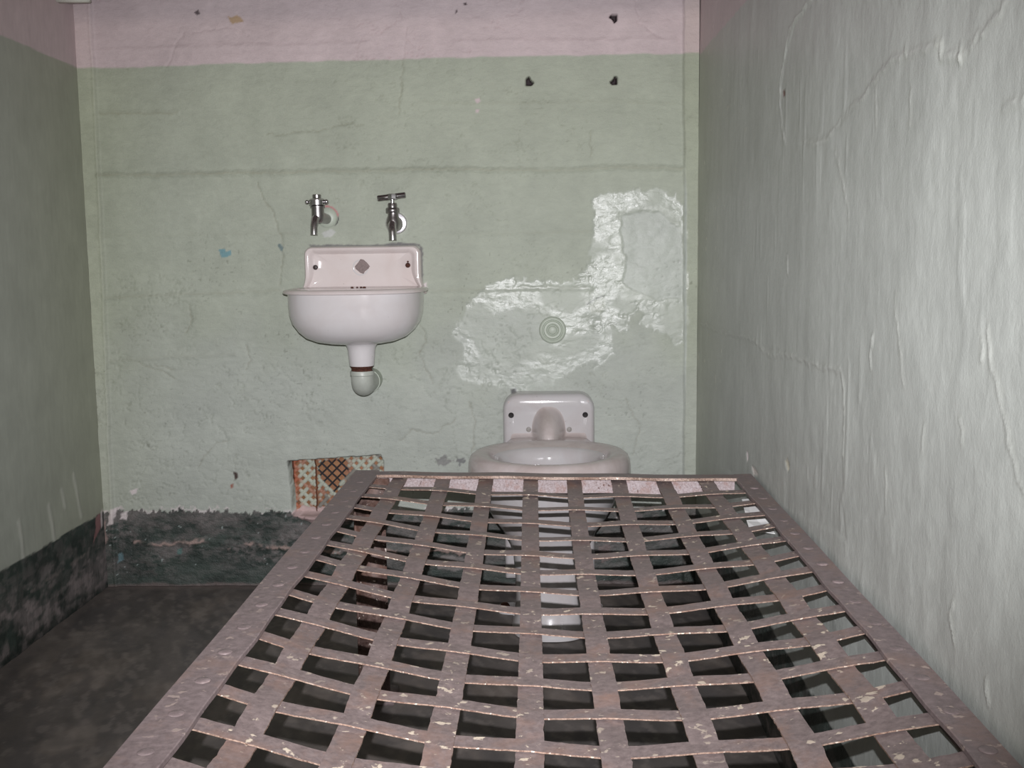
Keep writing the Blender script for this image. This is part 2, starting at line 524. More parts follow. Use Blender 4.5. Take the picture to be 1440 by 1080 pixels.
    for poly, c in (([(0.0178, 0.2051), (0.0365, 0.2068), (0.0231, 0.1692), (0.0098, 0.1636)], CHIP), ([(0.0432, 0.1936), (0.0622, 0.201), (0.0572, 0.1785), (0.0386, 0.1786)], CHIP), ([(-0.0037, 0.1562), (0.0051, 0.1788), (0.0055, 0.122), (-0.005, 0.1031)], lin(150, 128, 124)),
                    ([(0.0272, 0.0783), (0.0411, 0.0915), (0.0435, 0.0687), (0.0281, 0.0611)], lin(96, 122, 128)), ([(0.1871, 0.0984), (0.1985, 0.1021), (0.1977, 0.0869), (0.1865, 0.087)], lin(80, 110, 106)),
                    ([(0.8529, 0.0686), (0.8899, 0.0797), (0.9265, 0.072), (0.9445, 0.0493), (0.9075, 0.0381), (0.8615, 0.0421)], lin(128, 122, 120)), ([(0.8218, 0.159), (0.8367, 0.1664), (0.8474, 0.1513), (0.8323, 0.1364)], lin(170, 168, 164)),
                    ([(1.2019, 0.1605), (1.2128, 0.1661), (1.2163, 0.1381), (1.2072, 0.1306)], CHIP), ([(1.3219, 0.1747), (1.3364, 0.1821), (1.3472, 0.1597), (1.3327, 0.1523)], CHIP), ([(1.278, 0.0966), (1.3036, 0.1058), (1.3144, 0.0683), (1.2852, 0.0553)], lin(120, 106, 104))):
        s.mix(c, sstep(-.002, .002, spoly(U, V, poly, .03, .010, 90, 11)) * .9)
    pit = sstep(.90, .95, vnoise(U * 170, V * 170, 121)) * sstep(.50, .62, fbm(U * 6, V * 7, 123, 3)) * sstep(1.0, .8, V)
    s.mul((.66, .66, .64), pit * (1 - b) * .8)
    s.h -= pit * .0012
    for poly, c in (([(0.8622, 0.3297), (0.877, 0.3406), (0.8951, 0.3386), (0.9058, 0.3256), (0.891, 0.3128), (0.8728, 0.313)], lin(122, 120, 120)), ([(0.9132, 0.3311), (0.9314, 0.3347), (0.9402, 0.3217), (0.9255, 0.3126)], lin(96, 94, 98))):
        s.mix(c, sstep(-.002, .003, spoly(U, V, poly, .03, .020, 110, 19)) * .75)
    # chips, stains, painted shadow line round the backsplash, drilled holes
    for poly, c in (([(0.3777, 1.4345), (0.3879, 1.4293), (0.4022, 1.4357), (0.4173, 1.4203), (0.3962, 1.4174), (0.389, 1.4141), (0.3823, 1.421)], lin(172, 146, 116)), ([(0.2958, 1.4445), (0.3065, 1.4493), (0.3114, 1.4408), (0.3024, 1.436)], lin(74, 62, 66)),
                    ([(0.3306, 0.868), (0.345, 0.8696), (0.3483, 0.8624), (0.361, 0.8658), (0.3605, 0.8552), (0.3494, 0.8483), (0.3351, 0.8485)], lin(112, 152, 160)),
                    ([(0.9776, 1.2243), (0.9899, 1.2275), (0.9932, 1.2189), (0.9827, 1.2157)], PINK), ([(0.9807, 1.2021), (0.9894, 1.2003), (0.9876, 1.1935), (0.9806, 1.1936)], PINK),
                    ([(0.0708, 0.2535), (0.0916, 0.2609), (0.087, 0.2459), (0.0757, 0.2422)], CHIP), ([(0.3413, 0.3002), (0.3505, 0.3001), (0.3535, 0.2852), (0.3459, 0.2797)], lin(58, 34, 28)), ([(0.3324, 0.2667), (0.34, 0.2704), (0.3395, 0.2592), (0.332, 0.2574)], lin(150, 96, 80)),
                    ([(0.4781, 0.8767), (0.4855, 0.8819), (0.4922, 0.8712), (0.4882, 0.8606)], lin(104, 122, 124)), ([(1.057, 0.5071), (1.0697, 0.5125), (1.0731, 0.4997), (1.0604, 0.4926)], lin(92, 92, 92)),
                    ([(0.9556, 1.4519), (0.9626, 1.4551), (0.9642, 1.4484), (0.9573, 1.4469)], lin(60, 46, 50)), ([(0.9363, 1.4356), (0.9398, 1.4372), (0.9397, 1.4306), (0.9344, 1.4273)], lin(60, 46, 50)),
                    
                    ([(0.59, 0.9051), (0.6153, 0.9153), (0.6258, 0.9081), (0.6147, 0.896), (0.5968, 0.8945)], lin(190, 192, 188)), ([(0.8397, 0.7748), (0.8506, 0.7817), (0.8502, 0.764), (0.8394, 0.7606)], CHIP),
                    ([(0.5568, 0.8756), (0.6212, 0.8765), (0.7103, 0.8736), (0.7817, 0.8797), (0.8349, 0.8755), (0.8426, 0.8631), (0.8415, 0.7747), (0.8361, 0.7713), (0.8348, 0.8702), (0.5602, 0.8703)], lin(112, 110, 110))):  # last outline: thin shadow of the backsplash, painted on the wall
        s.mix(c, sstep(-.0015, .0015, spoly(U, V, poly, .03, .004, 120, 13)) * .95)
    for poly in ([(1.1034, 1.2561), (1.1036, 1.2713), (1.1123, 1.2779), (1.1157, 1.2694), (1.1243, 1.2625), (1.119, 1.2558)], [(1.3269, 1.2539), (1.3269, 1.2725), (1.32, 1.2743), (1.3166, 1.2659), (1.3079, 1.261), (1.3148, 1.2542)], [(1.3271, 1.4049), (1.3271, 1.4199), (1.3134, 1.4201), (1.3065, 1.4136), (1.3151, 1.4084), (1.3202, 1.4)]):
        q = spoly(U, V, poly, .02)
        s.mix(lin(34, 20, 24), sstep(-.0012, .0008, q))
        s.h -= sstep(-.0005, .0015, q) * .02
    # pink paint rings where the tap flanges were painted round
    fx, fz = [(0.6056, 0.9435)][0]
    r = np.hypot(U - fx, V - fz); a = np.arctan2(V - fz, U - fx)
    s.mix(lin(186, 130, 130), sstep(.0015, 0, np.abs(r - .0275) - .0015) * sstep(-.1, .2, a) * sstep(2.0, 1.6, a))
    s.mix(lin(60, 60, 62), sstep(.0012, 0, np.abs(r - .0275) - .0008) * sstep(.2, -.1, a) * sstep(-1.0, -.6, a))
    # corner fillets
    le = np.interp(V, [0.2351, 0.8559, 1.3086], [0.0233, 0.0358, 0.0414])
    re = np.interp(V, [0.2992, 0.837, 1.2831], [1.4949, 1.4951, 1.4889])
    wob = (fbm(U * 3, V * 14, 111, 3) - .5) * .004
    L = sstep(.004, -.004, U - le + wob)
    s.mul((1.10, 1.09, 1.06), L * .8)  # left fillet catches more light; that brightness is painted in
    s.h += L * .007 + sstep(.006, 0, np.abs(U - le + wob)) * .004
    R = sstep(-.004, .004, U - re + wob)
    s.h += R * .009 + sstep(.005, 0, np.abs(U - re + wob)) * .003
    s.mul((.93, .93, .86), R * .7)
    s.mix(lin(205, 212, 206), sstep(.004, 0, np.abs(U - re + wob)) * sstep(.42, .6, V) * sstep(1.08, .95, V) * .8)  # highlight on the right ridge, painted as a pale line
    # vent recess
    vent = [(0.4839, 0.327), (0.5482, 0.3302), (0.6032, 0.3335), (0.7204, 0.34), (0.7272, 0.3233), (0.727, 0.182), (0.4914, 0.1853)]
    q = spoly(U, V, vent, .05, .004, 50, 17)
    inside = sstep(-.0012, .0018, q)
    s.h = s.h * (1 - inside) - inside * .05
    s.mix(lin(120, 130, 116), inside * .5)
    s.mix(lin(34, 32, 34), sstep(.004, .0, np.abs(q)) * sstep(.29, .33, V) * .8)
    sill = spoly(U, V, [(0.488, 0.1909), (0.5034, 0.2095), (0.5437, 0.2018), (0.5989, 0.2015), (0.7272, 0.1895), (0.7359, 0.1707), (0.5425, 0.1681), (0.4968, 0.1796)], .03, .012, 70, 18)
    s.mix(lin(186, 160, 158), sstep(-.002, .003, sill) * .9)
    s.h += sstep(-.002, .01, sill) * .012
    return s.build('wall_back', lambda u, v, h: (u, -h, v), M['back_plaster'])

def side_wall(name, right):
    if right:
        us = np.concatenate([np.linspace(-DEPTH, -2.12, 40), np.linspace(-2.1, 0.0, 660)])
        vs = np.concatenate([np.linspace(0, .28, 60), np.linspace(.284, 1.5, 360), np.linspace(1.52, HT, 20)])
    else:
        us = np.concatenate([np.linspace(-DEPTH, -1.0, 60), np.linspace(-.99, 0.0, 240)])
        vs = np.concatenate([np.linspace(0, 1.52, 420), np.linspace(1.54, HT, 20)])
    s = Surf(us, vs)
    U, V = s.U, s.V
    nA = fbm(U * 4, V * 2.5, 201 + right, 4); nB = fbm(U * 40, V * 9, 211 + right, 4); nC = fbm(U * 90, V * 90, 221, 3)
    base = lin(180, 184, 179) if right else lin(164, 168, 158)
    s.c[:] = base
    s.h += (nA - .5) * (.006 if right else .005) + (nB - .5) * (.0002 if right else .0004) + (nC - .5) * .0003
    s.setr(.42 if right else .6, np.ones_like(U))
    s.setg(.20 if right else .15, np.ones_like(U))
    s.mul((.90, .89, .80), sstep(-.55, -.05, U) * .8)  # dim olive ambient light near the back corner, painted into the wall colour
    if right:
        # lifted paint skins and runs
        for pts, hh in (([(-1.1122, 1.2045), (-1.0052, 1.1967), (-0.9666, 1.1884), (-0.9337, 1.1508), (-0.9093, 1.1214), (-0.9061, 1.0937), (-0.9259, 1.0463), (-0.9488, 1.0238)], .0028),
                        ([(-1.0757, 1.0145), (-1.1332, 1.0018), (-1.2132, 0.998), (-1.2562, 1.0103), (-1.3062, 1.0269), (-1.3833, 1.0381), (-1.4435, 1.0549), (-1.4716, 1.0628), (-1.5259, 1.0565), (-1.6189, 1.0506)], .0022),
                        ([(-1.6183, 1.0561), (-1.6299, 1.0372), (-1.6774, 1.0272), (-1.714, 1.0383), (-1.7676, 1.0487), (-1.7813, 1.0562)], .003),
                        ([(-1.7784, 0.9686), (-1.7857, 0.9689), (-1.8012, 0.9698), (-1.8201, 0.9713), (-1.826, 0.9788), (-1.8305, 0.9864)], .0032),
                        ([(-0.0651, 0.6735), (-0.337, 0.6761), (-0.7426, 0.6864), (-0.8401, 0.6722), (-1.0312, 0.6882), (-1.1676, 0.688), (-1.3011, 0.6936), (-1.3201, 0.6744), (-1.3225, 0.6468), (-1.3209, 0.5857)], .0028),
                        ([(-1.4352, 0.7498), (-1.4308, 0.7351), (-1.4229, 0.7258), (-1.4298, 0.7138)], .0035), ([(-1.518, 1.0652), (-1.5236, 1.0554)], .004), ([(-1.6765, 1.037), (-1.6811, 1.0259)], .005), ([(-1.6243, 1.055), (-1.6319, 1.0369)], .004),
                        ([(-1.4202, 1.041), (-1.4215, 0.9963)], .0018), ([(-1.5458, 1.0153), (-1.5489, 0.982)], .0018), ([(-1.7565, 0.7706), (-1.7612, 0.7552)], .003), ([(-1.7679, 0.784), (-1.7822, 0.7481), (-1.8045, 0.7202), (-1.8332, 0.6767), (-1.849, 0.6563)], .0025),
                        ([(-1.7123, 0.515), (-1.7064, 0.4989), (-1.7195, 0.4789)], .003), ([(-1.7954, 0.4713), (-1.8, 0.4568)], .004), ([(-0.9787, 0.8417), (-0.986, 0.8138)], .004), ([(-1.2589, 0.9779), (-1.2975, 0.9342), (-1.3208, 0.8972)], .0016),
                        ([(-1.6177, 0.6715), (-1.6163, 0.6416)], .002), ([(-1.5136, 0.7977), (-1.5319, 0.7597), (-1.5512, 0.7073)], .0016), ([(-1.7132, 0.6937), (-1.7238, 0.6754)], .002), ([(-1.5006, 0.6033), (-1.5024, 0.5541)], .002)):
            d = dline(U, V, pts, .04, .012, 31)
            s.h += sstep(.0045, 0, d) * hh * .42 * (.5 + nC)
            s.mix(lin(208, 210, 204), sstep(.0022, .0, d) * .30)  # lit crest of each ridge, painted as a thin pale line
            s.mul((.9, .89, .86), sstep(.010, .004, d) * sstep(0, .004, d) * .35)
        skin = spoly(U, V, [(-1.1122, 1.2045), (-1.0052, 1.1967), (-0.9337, 1.1508), (-0.9061, 1.0937), (-0.9488, 1.0238), (-1.1332, 1.0018), (-1.2562, 1.0103), (-1.3833, 1.0381), (-1.4716, 1.0628), (-1.6189, 1.0506), (-1.6774, 1.0272), (-1.7676, 1.0487), (-1.7812, 1.0573)], .03, .012, 30, 35)
        s.h -= sstep(-.002, .004, skin) * .0010
        sk2 = spoly(U, V, [(-0.0651, 0.6735), (-0.7426, 0.6864), (-1.0312, 0.6882), (-1.3011, 0.6936), (-1.3225, 0.6468), (-1.3257, 0.5301), (-1.3539, 0.4806), (-0.8885, 0.4296), (-0.083, 0.3514)], .03, .012, 30, 36)
        s.h -= sstep(-.002, .004, sk2) * .0007
        streak = fbm(U * 70, V * 3.2, 231, 4)
        s.h += (streak - .5) * .00016 + (fbm(U * 9, V * 2.2, 261, 3) - .5) * .0024 + (fbm(U * 45, V * 38, 263, 4) - .5) * .0005
        drip = sstep(.76, .86, vnoise(U * 60, V * 11, 233)) * sstep(.5, .7, fbm(U * 5, V * 5, 235, 3))
        s.h += drip * .0005
        fl = sstep(.93, .965, vnoise(U * 95, V * 45, 237)) * sstep(-.9, -.1, U)
        s.mix(lin(196, 194, 176), fl * .55)
        s.h += fl * .0012
        for poly, c in (([(-0.7181, 0.4514), (-0.7459, 0.4529), (-0.7867, 0.4481), (-0.7331, 0.437)], lin(214, 206, 200)),
                        ([(-0.9112, 0.3645), (-0.9282, 0.369), (-0.9236, 0.3542), (-0.912, 0.3535)], CHIP), ([(-0.6662, 0.4673), (-0.6805, 0.4727), (-0.6888, 0.4592), (-0.6748, 0.4497)], CHIP),
                        ([(-0.994, 0.5145), (-1.009, 0.5221), (-1.0252, 0.5115), (-1.0159, 0.5004)], lin(188, 184, 166)), ([(-0.9214, 1.1051), (-0.9426, 1.1032), (-0.9433, 1.0942), (-0.9274, 1.0953)], lin(92, 50, 40))):
            q = spoly(U, V, poly, .03, .004, 80, 38)
            s.mix(c, sstep(-.002, .002, q) * .95)
            s.h -= sstep(-.001, .002, q) * .002
    else:
        for pts in ([(-0.4468, 0.2827), (-0.4397, 0.2411), (-0.4358, 0.176)], [(-0.302, 0.2846), (-0.2908, 0.2347), (-0.2852, 0.1959)], [(-0.165, 0.3295), (-0.1547, 0.2885), (-0.1398, 0.2209)], [(-0.2315, 0.3056), (-0.2218, 0.2655)]):
            d = dline(U, V, pts, .05, .006, 41)
            s.mix(lin(196, 196, 188), sstep(.012, .004, d) * .35)
            s.h += sstep(.012, 0, d) * .0015
    # pink top zone
    hp = np.interp(U, [-DEPTH, 0], [HP0, HP1][::1] if not right else [HPR0, HPR1]) + (nB - .5) * .004
    p = sstep(-.002, .002, V - hp)
    s.mix(PINK * .93, p)
    # dark dado
    hb = (HBR if right else HB) + (fbm(U * 24, V * 24, 241 + right, 4) - .5) * .010
    e = hb - V
    b = sstep(-.0015, .0015, e)
    s.mix(BAND * .95, b)
    sc = sstep(.38, .62, fbm(U * 9, V * 13, 251 + right, 5)) * sstep(.17, .08, V) * sstep(.0, .03, V) + .35 * sstep(.45, .62, fbm(U * 40, V * 50, 253, 4))
    s.mul((.66, .67, .67), b * sstep(.40, .6, fbm(U * 14, V * 18, 269 + right, 4)))
    brush = sstep(.48, .60, fbm(U * 26, V * 70, 271 + right, 4)) * sstep(.19, .12, V)
    s.mix(SCUFF * 1.15, b * np.clip(sc * .55 + brush * .5 * sc + brush * .2, 0, 1))
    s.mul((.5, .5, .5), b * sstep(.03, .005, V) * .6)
    st = dline(U, V, [(-.9, .12), (-.5, .118), (-.1, .122)], .05, .01, 43)
    s.mix(lin(120, 112, 108), b * sstep(.005, .001, st) * sstep(.45, .65, fbm(U * 30, V * 30, 255, 3)) * .7)
    s.h += b * ((fbm(U * 26, V * 26, 257, 4) - .5) * .005)
    s.setr(.58, b)
    s.setg(.8, b)
    if not right:
        for poly, c in (([(-0.0574, 0.1969), (-0.03, 0.2012), (-0.0211, 0.1691), (-0.046, 0.1532), (-0.0795, 0.1362), (-0.0616, 0.1684)], lin(150, 110, 110)), ([(-0.0251, 0.2037), (-0.0109, 0.2078), (-0.0172, 0.1643), (-0.0273, 0.1576)], CHIP)):
            s.mix(c, sstep(-.002, .002, spoly(U, V, poly, .03, .006, 90, 44)) * .9)
    if right:
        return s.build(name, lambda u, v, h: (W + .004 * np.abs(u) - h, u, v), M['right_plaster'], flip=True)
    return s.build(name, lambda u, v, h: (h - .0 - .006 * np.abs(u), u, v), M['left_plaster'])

HB = .200
HBR = .207
HP1 = [(0.0107, 1.3161)][0][1]
HP0 = HP1 + ([(-0.3869, 1.3239)][0][1] - HP1) / ([(-0.3869, 1.3239)][0][0] - [(0.0107, 1.3161)][0][0]) * (-DEPTH)
HPR1 = [(-0.0292, 1.3194)][0][1]
HPR0 = HPR1 - .02

def floor():
    us = np.linspace(-.03, W + .03, 320)
    vs = np.concatenate([np.linspace(-DEPTH, -1.3, 80), np.linspace(-1.295, .02, 330)])
    s = Surf(us, vs)
    U, V = s.U, s.V
    n1 = fbm(U * 5, V * 7, 301, 5); n2 = fbm(U * 22 + V * 6, V * 9 - U * 3, 305, 4)
    s.c[:] = lin(100, 94, 91)
    s.mix(lin(122, 112, 105), sstep(.45, .7, n1) * .7)
    s.mix(lin(80, 77, 78), sstep(.55, .35, n2) * .5)
    s.mix(lin(140, 132, 126), sstep(.56, .66, n2) * sstep(.42, .6, n1) * .35)
    s.mul((.72, .72, .72), sstep(.50, .34, fbm(U * 12 + V * 4, V * 5, 309, 5)) * .7)
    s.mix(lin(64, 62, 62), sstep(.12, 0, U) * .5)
    n3 = fbm(U * 60 + V * 25, V * 22 - U * 8, 311, 4)
    s.mul((.86, .86, .86), sstep(.52, .40, n3) * .5)
    s.mix(lin(132, 124, 119), sstep(.58, .68, n3) * .35)
    s.mix(lin(128, 116, 112), sstep(.035, .004, -V + (n3 - .5) * .03) * .55)
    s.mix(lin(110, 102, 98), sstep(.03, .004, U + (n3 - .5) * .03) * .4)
    s.h += (n1 - .5) * .004 + (n2 - .5) * .001 + (n3 - .5) * .0006
    s.setr(.62, np.ones_like(U)); s.setg(.35, np.ones_like(U))
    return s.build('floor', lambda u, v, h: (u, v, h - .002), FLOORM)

FLOORM = painted_plaster('worn_concrete_floor', (1, .5, 1), 30, 240, .002, .4)
back_wall()
side_wall('wall_right', True)
side_wall('wall_left', False)
floor()
b = MB().box((-.03, -DEPTH, HT), (W + .03, .02, HT + .05))
o = b.build('ceiling', plain('ceiling_paint', lin(188, 178, 176), .7, .06, 8))
o['kind'] = 'structure'

# ------------------------------------------------------------------ outline helpers
def super_ring(cx, cy, a, bf, bb, z, nf=2.3, nb=4.0, n=72):
    """plan outline: half width a, reach bf to the front (-Y) and bb to the back"""
    r = []
    for i in range(n):
        t = 2 * PI * i / n
        c, s_ = math.cos(t), math.sin(t)
        e = nf if s_ < 0 else nb
        x = a * math.copysign(abs(c) ** (2 / e), c)
        y = (bf if s_ < 0 else bb) * math.copysign(abs(s_) ** (2 / e), s_)
        r.append((cx + x, cy + y, z))
    return r
def rrect_xz(cx, cz, hx, hz, rad_top, rad_bot, y, n=8, flare=0):
    pts = []
    for (sx, sz, a0, rr) in ((1, 1, 0, rad_top), (-1, 1, PI / 2, rad_top), (-1, -1, PI, rad_bot), (1, -1, 1.5 * PI, rad_bot)):
        rr = max(rr, .0004)
        for k in range(n + 1):
            a = a0 + PI / 2 * k / n
            pts.append((cx + sx * (hx - rr) + rr * math.cos(a), y, cz + sz * (hz - rr) + rr * math.sin(a)))
        if flare and (sx, sz) in ((-1, 1), (1, -1)):
            zs = [cz + hz - rad_top - (2 * hz - rad_top - rad_bot) * k / 13 for k in range(1, 13)]
            for z in (zs if sx < 0 else zs[::-1]):
                pts.append((cx + sx * hx, y, z))
    if flare:
        pts = [(x + math.copysign(flare * max(0, 1 - (z - cz + hz) / .05) ** 2 * min(1, abs(x - cx) / hx) ** 3, x - cx), yy, z) for x, yy, z in pts]
    return pts

# ------------------------------------------------------------------ wash basin
def wash_basin():
    t = thing('wash_basin', 'white porcelain wash basin with tall backsplash hung on the green wall', 'sink')
    cx = .694
    # backsplash with raised rolled border
    x0, x1, z0, z1 = .549, .839, .752, .872
    mx, mz, hx, hz = (x0 + x1) / 2, (z0 + z1) / 2, (x1 - x0) / 2, (z1 - z0) / 2
    R = []
    for ins, y, rt in ((0, .004, .02), (0, -.018, .02), (.0015, -.026, .019), (.005, -.031, .017), (.010, -.032, .014), (.015, -.030, .012), (.019, -.024, .012), (.024, -.020, .012), (.06, -.0195, .004)):
        R.append(rrect_xz(mx, mz - (.0 if ins < .03 else .0), hx - ins, hz - min(ins, .05) * .8, rt, .006, y, 8, .016))
    m = MB().rings(R)
    m.build('backsplash', M['porcelain_pink'], t)
    # rim and basin bowl as one casting: inner basin, rolled rim, outer bowl
    cy = -.135
    def rg(a, bf, bb, z, nb=5.0, nf=2.35):
        return super_ring(cx, cy, a, bf, bb, z, nf, nb)
    rim = [rg(.136, .118, .055, .745), rg(.142, .123, .062, .760), rg(.147, .128, .068, .7685), rg(.154, .135, .100, .7725), rg(.161, .142, .118, .7715),
           rg(.1665, .1475, .131, .7695), rg(.169, .150, .133, .7658), rg(.1675, .1485, .132, .7625), rg(.162, .143, .130, .7608), rg(.156, .137, .127, .7604), rg(.154, .135, .120, .757)]
    MB().rings(rim, False, False).build('rim', M['porcelain_pink'], t)
    inn = [rg(.140, .122, .060, .757), rg(.134, .116, .052, .730), rg(.122, .104, .044, .695), rg(.095, .080, .03, .668), rg(.04, .035, .015, .657)]
    out = [rg(.1575, .138, .127, .7615), rg(.1575, .138, .126, .737), rg(.1555, .1365, .124, .712), rg(.149, .131, .120, .690), rg(.135, .118, .112, .670), rg(.119, .103, .10, .656),
           rg(.095, .083, .083, .6465), rg(.070, .062, .065, .642), rg(.046, .042, .046, .6395), rg(.030, .03, .03, .639)]
    m = MB().rings(inn[::-1] + [rg(.146, .127, .066, .759)] + out)
    bowl = m.build('bowl', M['porcelain'], t)
    MB().lathe([(.0, .0005), (.016, .0005), (.018, .003), (.016, .004), (0, .0035)], (cx, cy, .657), 'z', 24).build('drain_strainer', M['chrome_dull'], bowl)
    # drain spigot
    MB().lathe([(.050, .652), (.044, .6435), (.0385, .6385), (.0350, .633), (.0330, .625), (.0318, .610), (.0300, .592), (.0290, .586), (.0265, .5855), (.02, .586)], (.7045, cy, 0), 'z', 40).build('drain_spigot', M['porcelain'], t)
    # screws, cement diamond, rust marks
    for q, c, nm in (((0.5763, -0.021, 0.8209), 'bolt_dark', 'screw'), ((0.8069, -0.021, 0.8233), 'rust', 'screw')):
        MB().lathe([(.0062, -.001), (.0062, .0012), (.0045, .0035), (0, .0042)], q, 'y', 20).build(nm, M[c], t)
    q = (0.8071, -0.0205, 0.832)
    MB().lathe([(.0026, -.001), (.0022, .0010), (0, .0012)], q, 'y', 12).build('rust_stain', M['rust'], t)
    qx, _, qz = (0.6925, -0.02, 0.8221)
    pts = [(-.0175, .000), (-.009, .0095), (-.003, .018), (.004, .0165), (.0125, .009), (.0195, .000), (.016, -.006), (.007, -.0125), (.0035, -.0185), (-.004, -.0165), (-.0105, -.0105), (-.016, -.006)]
    MB().rings([[(qx + x, -.0185, qz + z) for x, z in pts], [(qx + x, -.0212, qz + z) for x, z in pts], [(qx + x * .9, -.0222, qz + z * .9) for x, z in pts]]).build('cement_scar', M['grey_scar'], t, sharp=.3)
    MB().lathe([(.020, -.0015), (.0200, .0002), (.0185, .0007), (.0170, .0003), (.0165, -.0015)], (qx - .0035, -.0195, qz - .003), 'y', 40).build('scar_ring', M['porcelain'], t)
    for px in ((.6735, .004), (.686, .0028), (.6955, .0035), (.7035, .0045)):
        MB().lathe([(px[1], -.002), (px[1] * .8, .001), (0, .0016)], (px[0], -.061 , .7718), 'z', 10).build('rust_spot', M['rust'], t)
    at_base(t, (cx, 0, .755))
    return t
wash_basin()

def drain_pipe():
    t = thing('drain_pipe', 'painted drain elbow with rusty neck under the wash basin', 'pipe')
    x = .7045; cy = -.135
    R = []
    rr = random.Random(5)
    jag = [rr.uniform(-1, 1) for _ in range(48)]
    for r, z, w in ((.0235, .566, 0), (.0262, .5690, .0), (.0262, .5735, .0006), (.0240, .5768, .0013), (.0225, .579, .0010), (.0252, .5815, .0016), (.0262, .5840, .0012), (.0245, .5875, .002), (.018, .588, 0)):
        R.append([(x + (r + w * jag[(i * 5 + int(z * 9000)) % 48]) * math.cos(2 * PI * i / 48), cy + (r + w * jag[(i * 5 + int(z * 9000)) % 48]) * math.sin(2 * PI * i / 48), z + w * jag[(i * 7) % 48]) for i in range(48)])
    MB().rings(R).build('rusty_neck', M['rust'], t)
    m = MB().lathe([(.0268, .562), (.0288, .5635), (.0288, .5710), (.0276, .5738), (.024, .5744)], (x, cy, 0), 'z', 40)
    m.build('collar', M['grey_green'], t)
    pts = [(x, cy, .566), (x, cy, .560)]
    rb = .0205
    for k in range(0, 11):
        a = PI / 2 * k / 10
        pts.append((x, cy + rb - rb * math.cos(a), .558 - rb * math.sin(a)))
    pts += [(x, cy + .05, .5375), (x, -.03, .5375)]
    m = MB().tube(pts, .0272, 36)
    m.build('elbow', M['grey_green'], t)
    MB().tube([(x, -.045, .5375), (x, .01, .5375)], .0290, 30).build('pipe_tail', M['green_paint'], t)
    at_base(t, (x, 0, .5375))
drain_pipe()

# ------------------------------------------------------------------ taps
def hexring(o, r, z):
    return [(o[0] + r * math.cos(PI / 3 * i + .2), o[1] + r * math.sin(PI / 3 * i + .2), z) for i in range(6)]

def tap_left():
    t = thing('water_tap', 'left chrome tap with missing handle and two side knobs above basin', 'tap', None)
    fl = (0.6056, 0.0, 0.9435)
    MB().lathe([(.0245, -.012), (.0250, .003), (.0225, .006), (.012, .0085), (.01, .0085)], fl, 'y', 36).build('flange', M['green_paint'], t)
    bc = (0.598, -0.075, 0.9465)
    zt = (0.5988, -0.075, 0.9686)[2]
    zb = (0.5973, -0.075, 0.9278)[2]
    MB().tube([(fl[0], -.004, fl[2] - .004), (bc[0] + .002, -.04, bc[2] - .004), (bc[0], -.072, bc[2] - .004)], [.0125, .0135, .0135], 24).build('shank', M['chrome_dull'], t)
    MB().lathe([(.006, zb), (.0115, zb + .003), (.0145, zb + .009), (.0152, zb + .018), (.0150, zt - .006), (.0158, zt - .002), (.0158, zt)], (bc[0], bc[1], 0), 'z', 32).build('body', M['chrome_dull'], t)
    s0 = (0.5934, -0.088, 0.936); s1 = (0.5922, -0.097, 0.9205); s2 = (0.5917, -0.098, 0.9002)
    MB().tube([(bc[0], -.075, bc[2] - .002), s0, s1, s2], [.0105, .0100, .0088, .0084], 24).build('spout', M['chrome'], t)
    MB().lathe([(.0176, zt - .003), (.0176, zt), (.0150, zt + .001)], (bc[0], bc[1], 0), 'z', 32).build('washer', M['chrome_dull'], t)
    z1 = (0.5977, -0.075, 0.9873)[2]; z2 = (0.598, -0.075, 0.9966)[2]
    c = MB().lathe([(.0165, zt + .001), (.0195, zt + .003), (.0195, z1 - .004), (.0165, z1 - .001), (.0108, z1 + .001)], (bc[0] - .001, bc[1], 0), 'z', 36).build('collar', M['chrome'], t)
    for sx, r in ((-1, .0050), (1, .0060)):
        p = Vector((bc[0] - .001 + sx * .0235, bc[1] - .004, (zt + z1) / 2 + .001))
        prof = [(r * math.sin(PI * k / 10), -r * math.cos(PI * k / 10)) for k in range(11)]
        prof[0] = (.0004, -r); prof[-1] = (.0004, r)
        MB().lathe(prof, p, 'z', 20).tube([(p.x - sx * .008, p.y, p.z), (p.x, p.y, p.z)], r * .6, 12).build('knob', M['chrome'], c)
    MB().lathe([(.0104, z1 - .001), (.0104, z2 - .001), (.0096, z2), (.004, z2)], (bc[0] - .001, bc[1], 0), 'z', 30).build('push_button', M['chrome_dull'], t)
    at_base(t, (fl[0], 0, fl[2]))

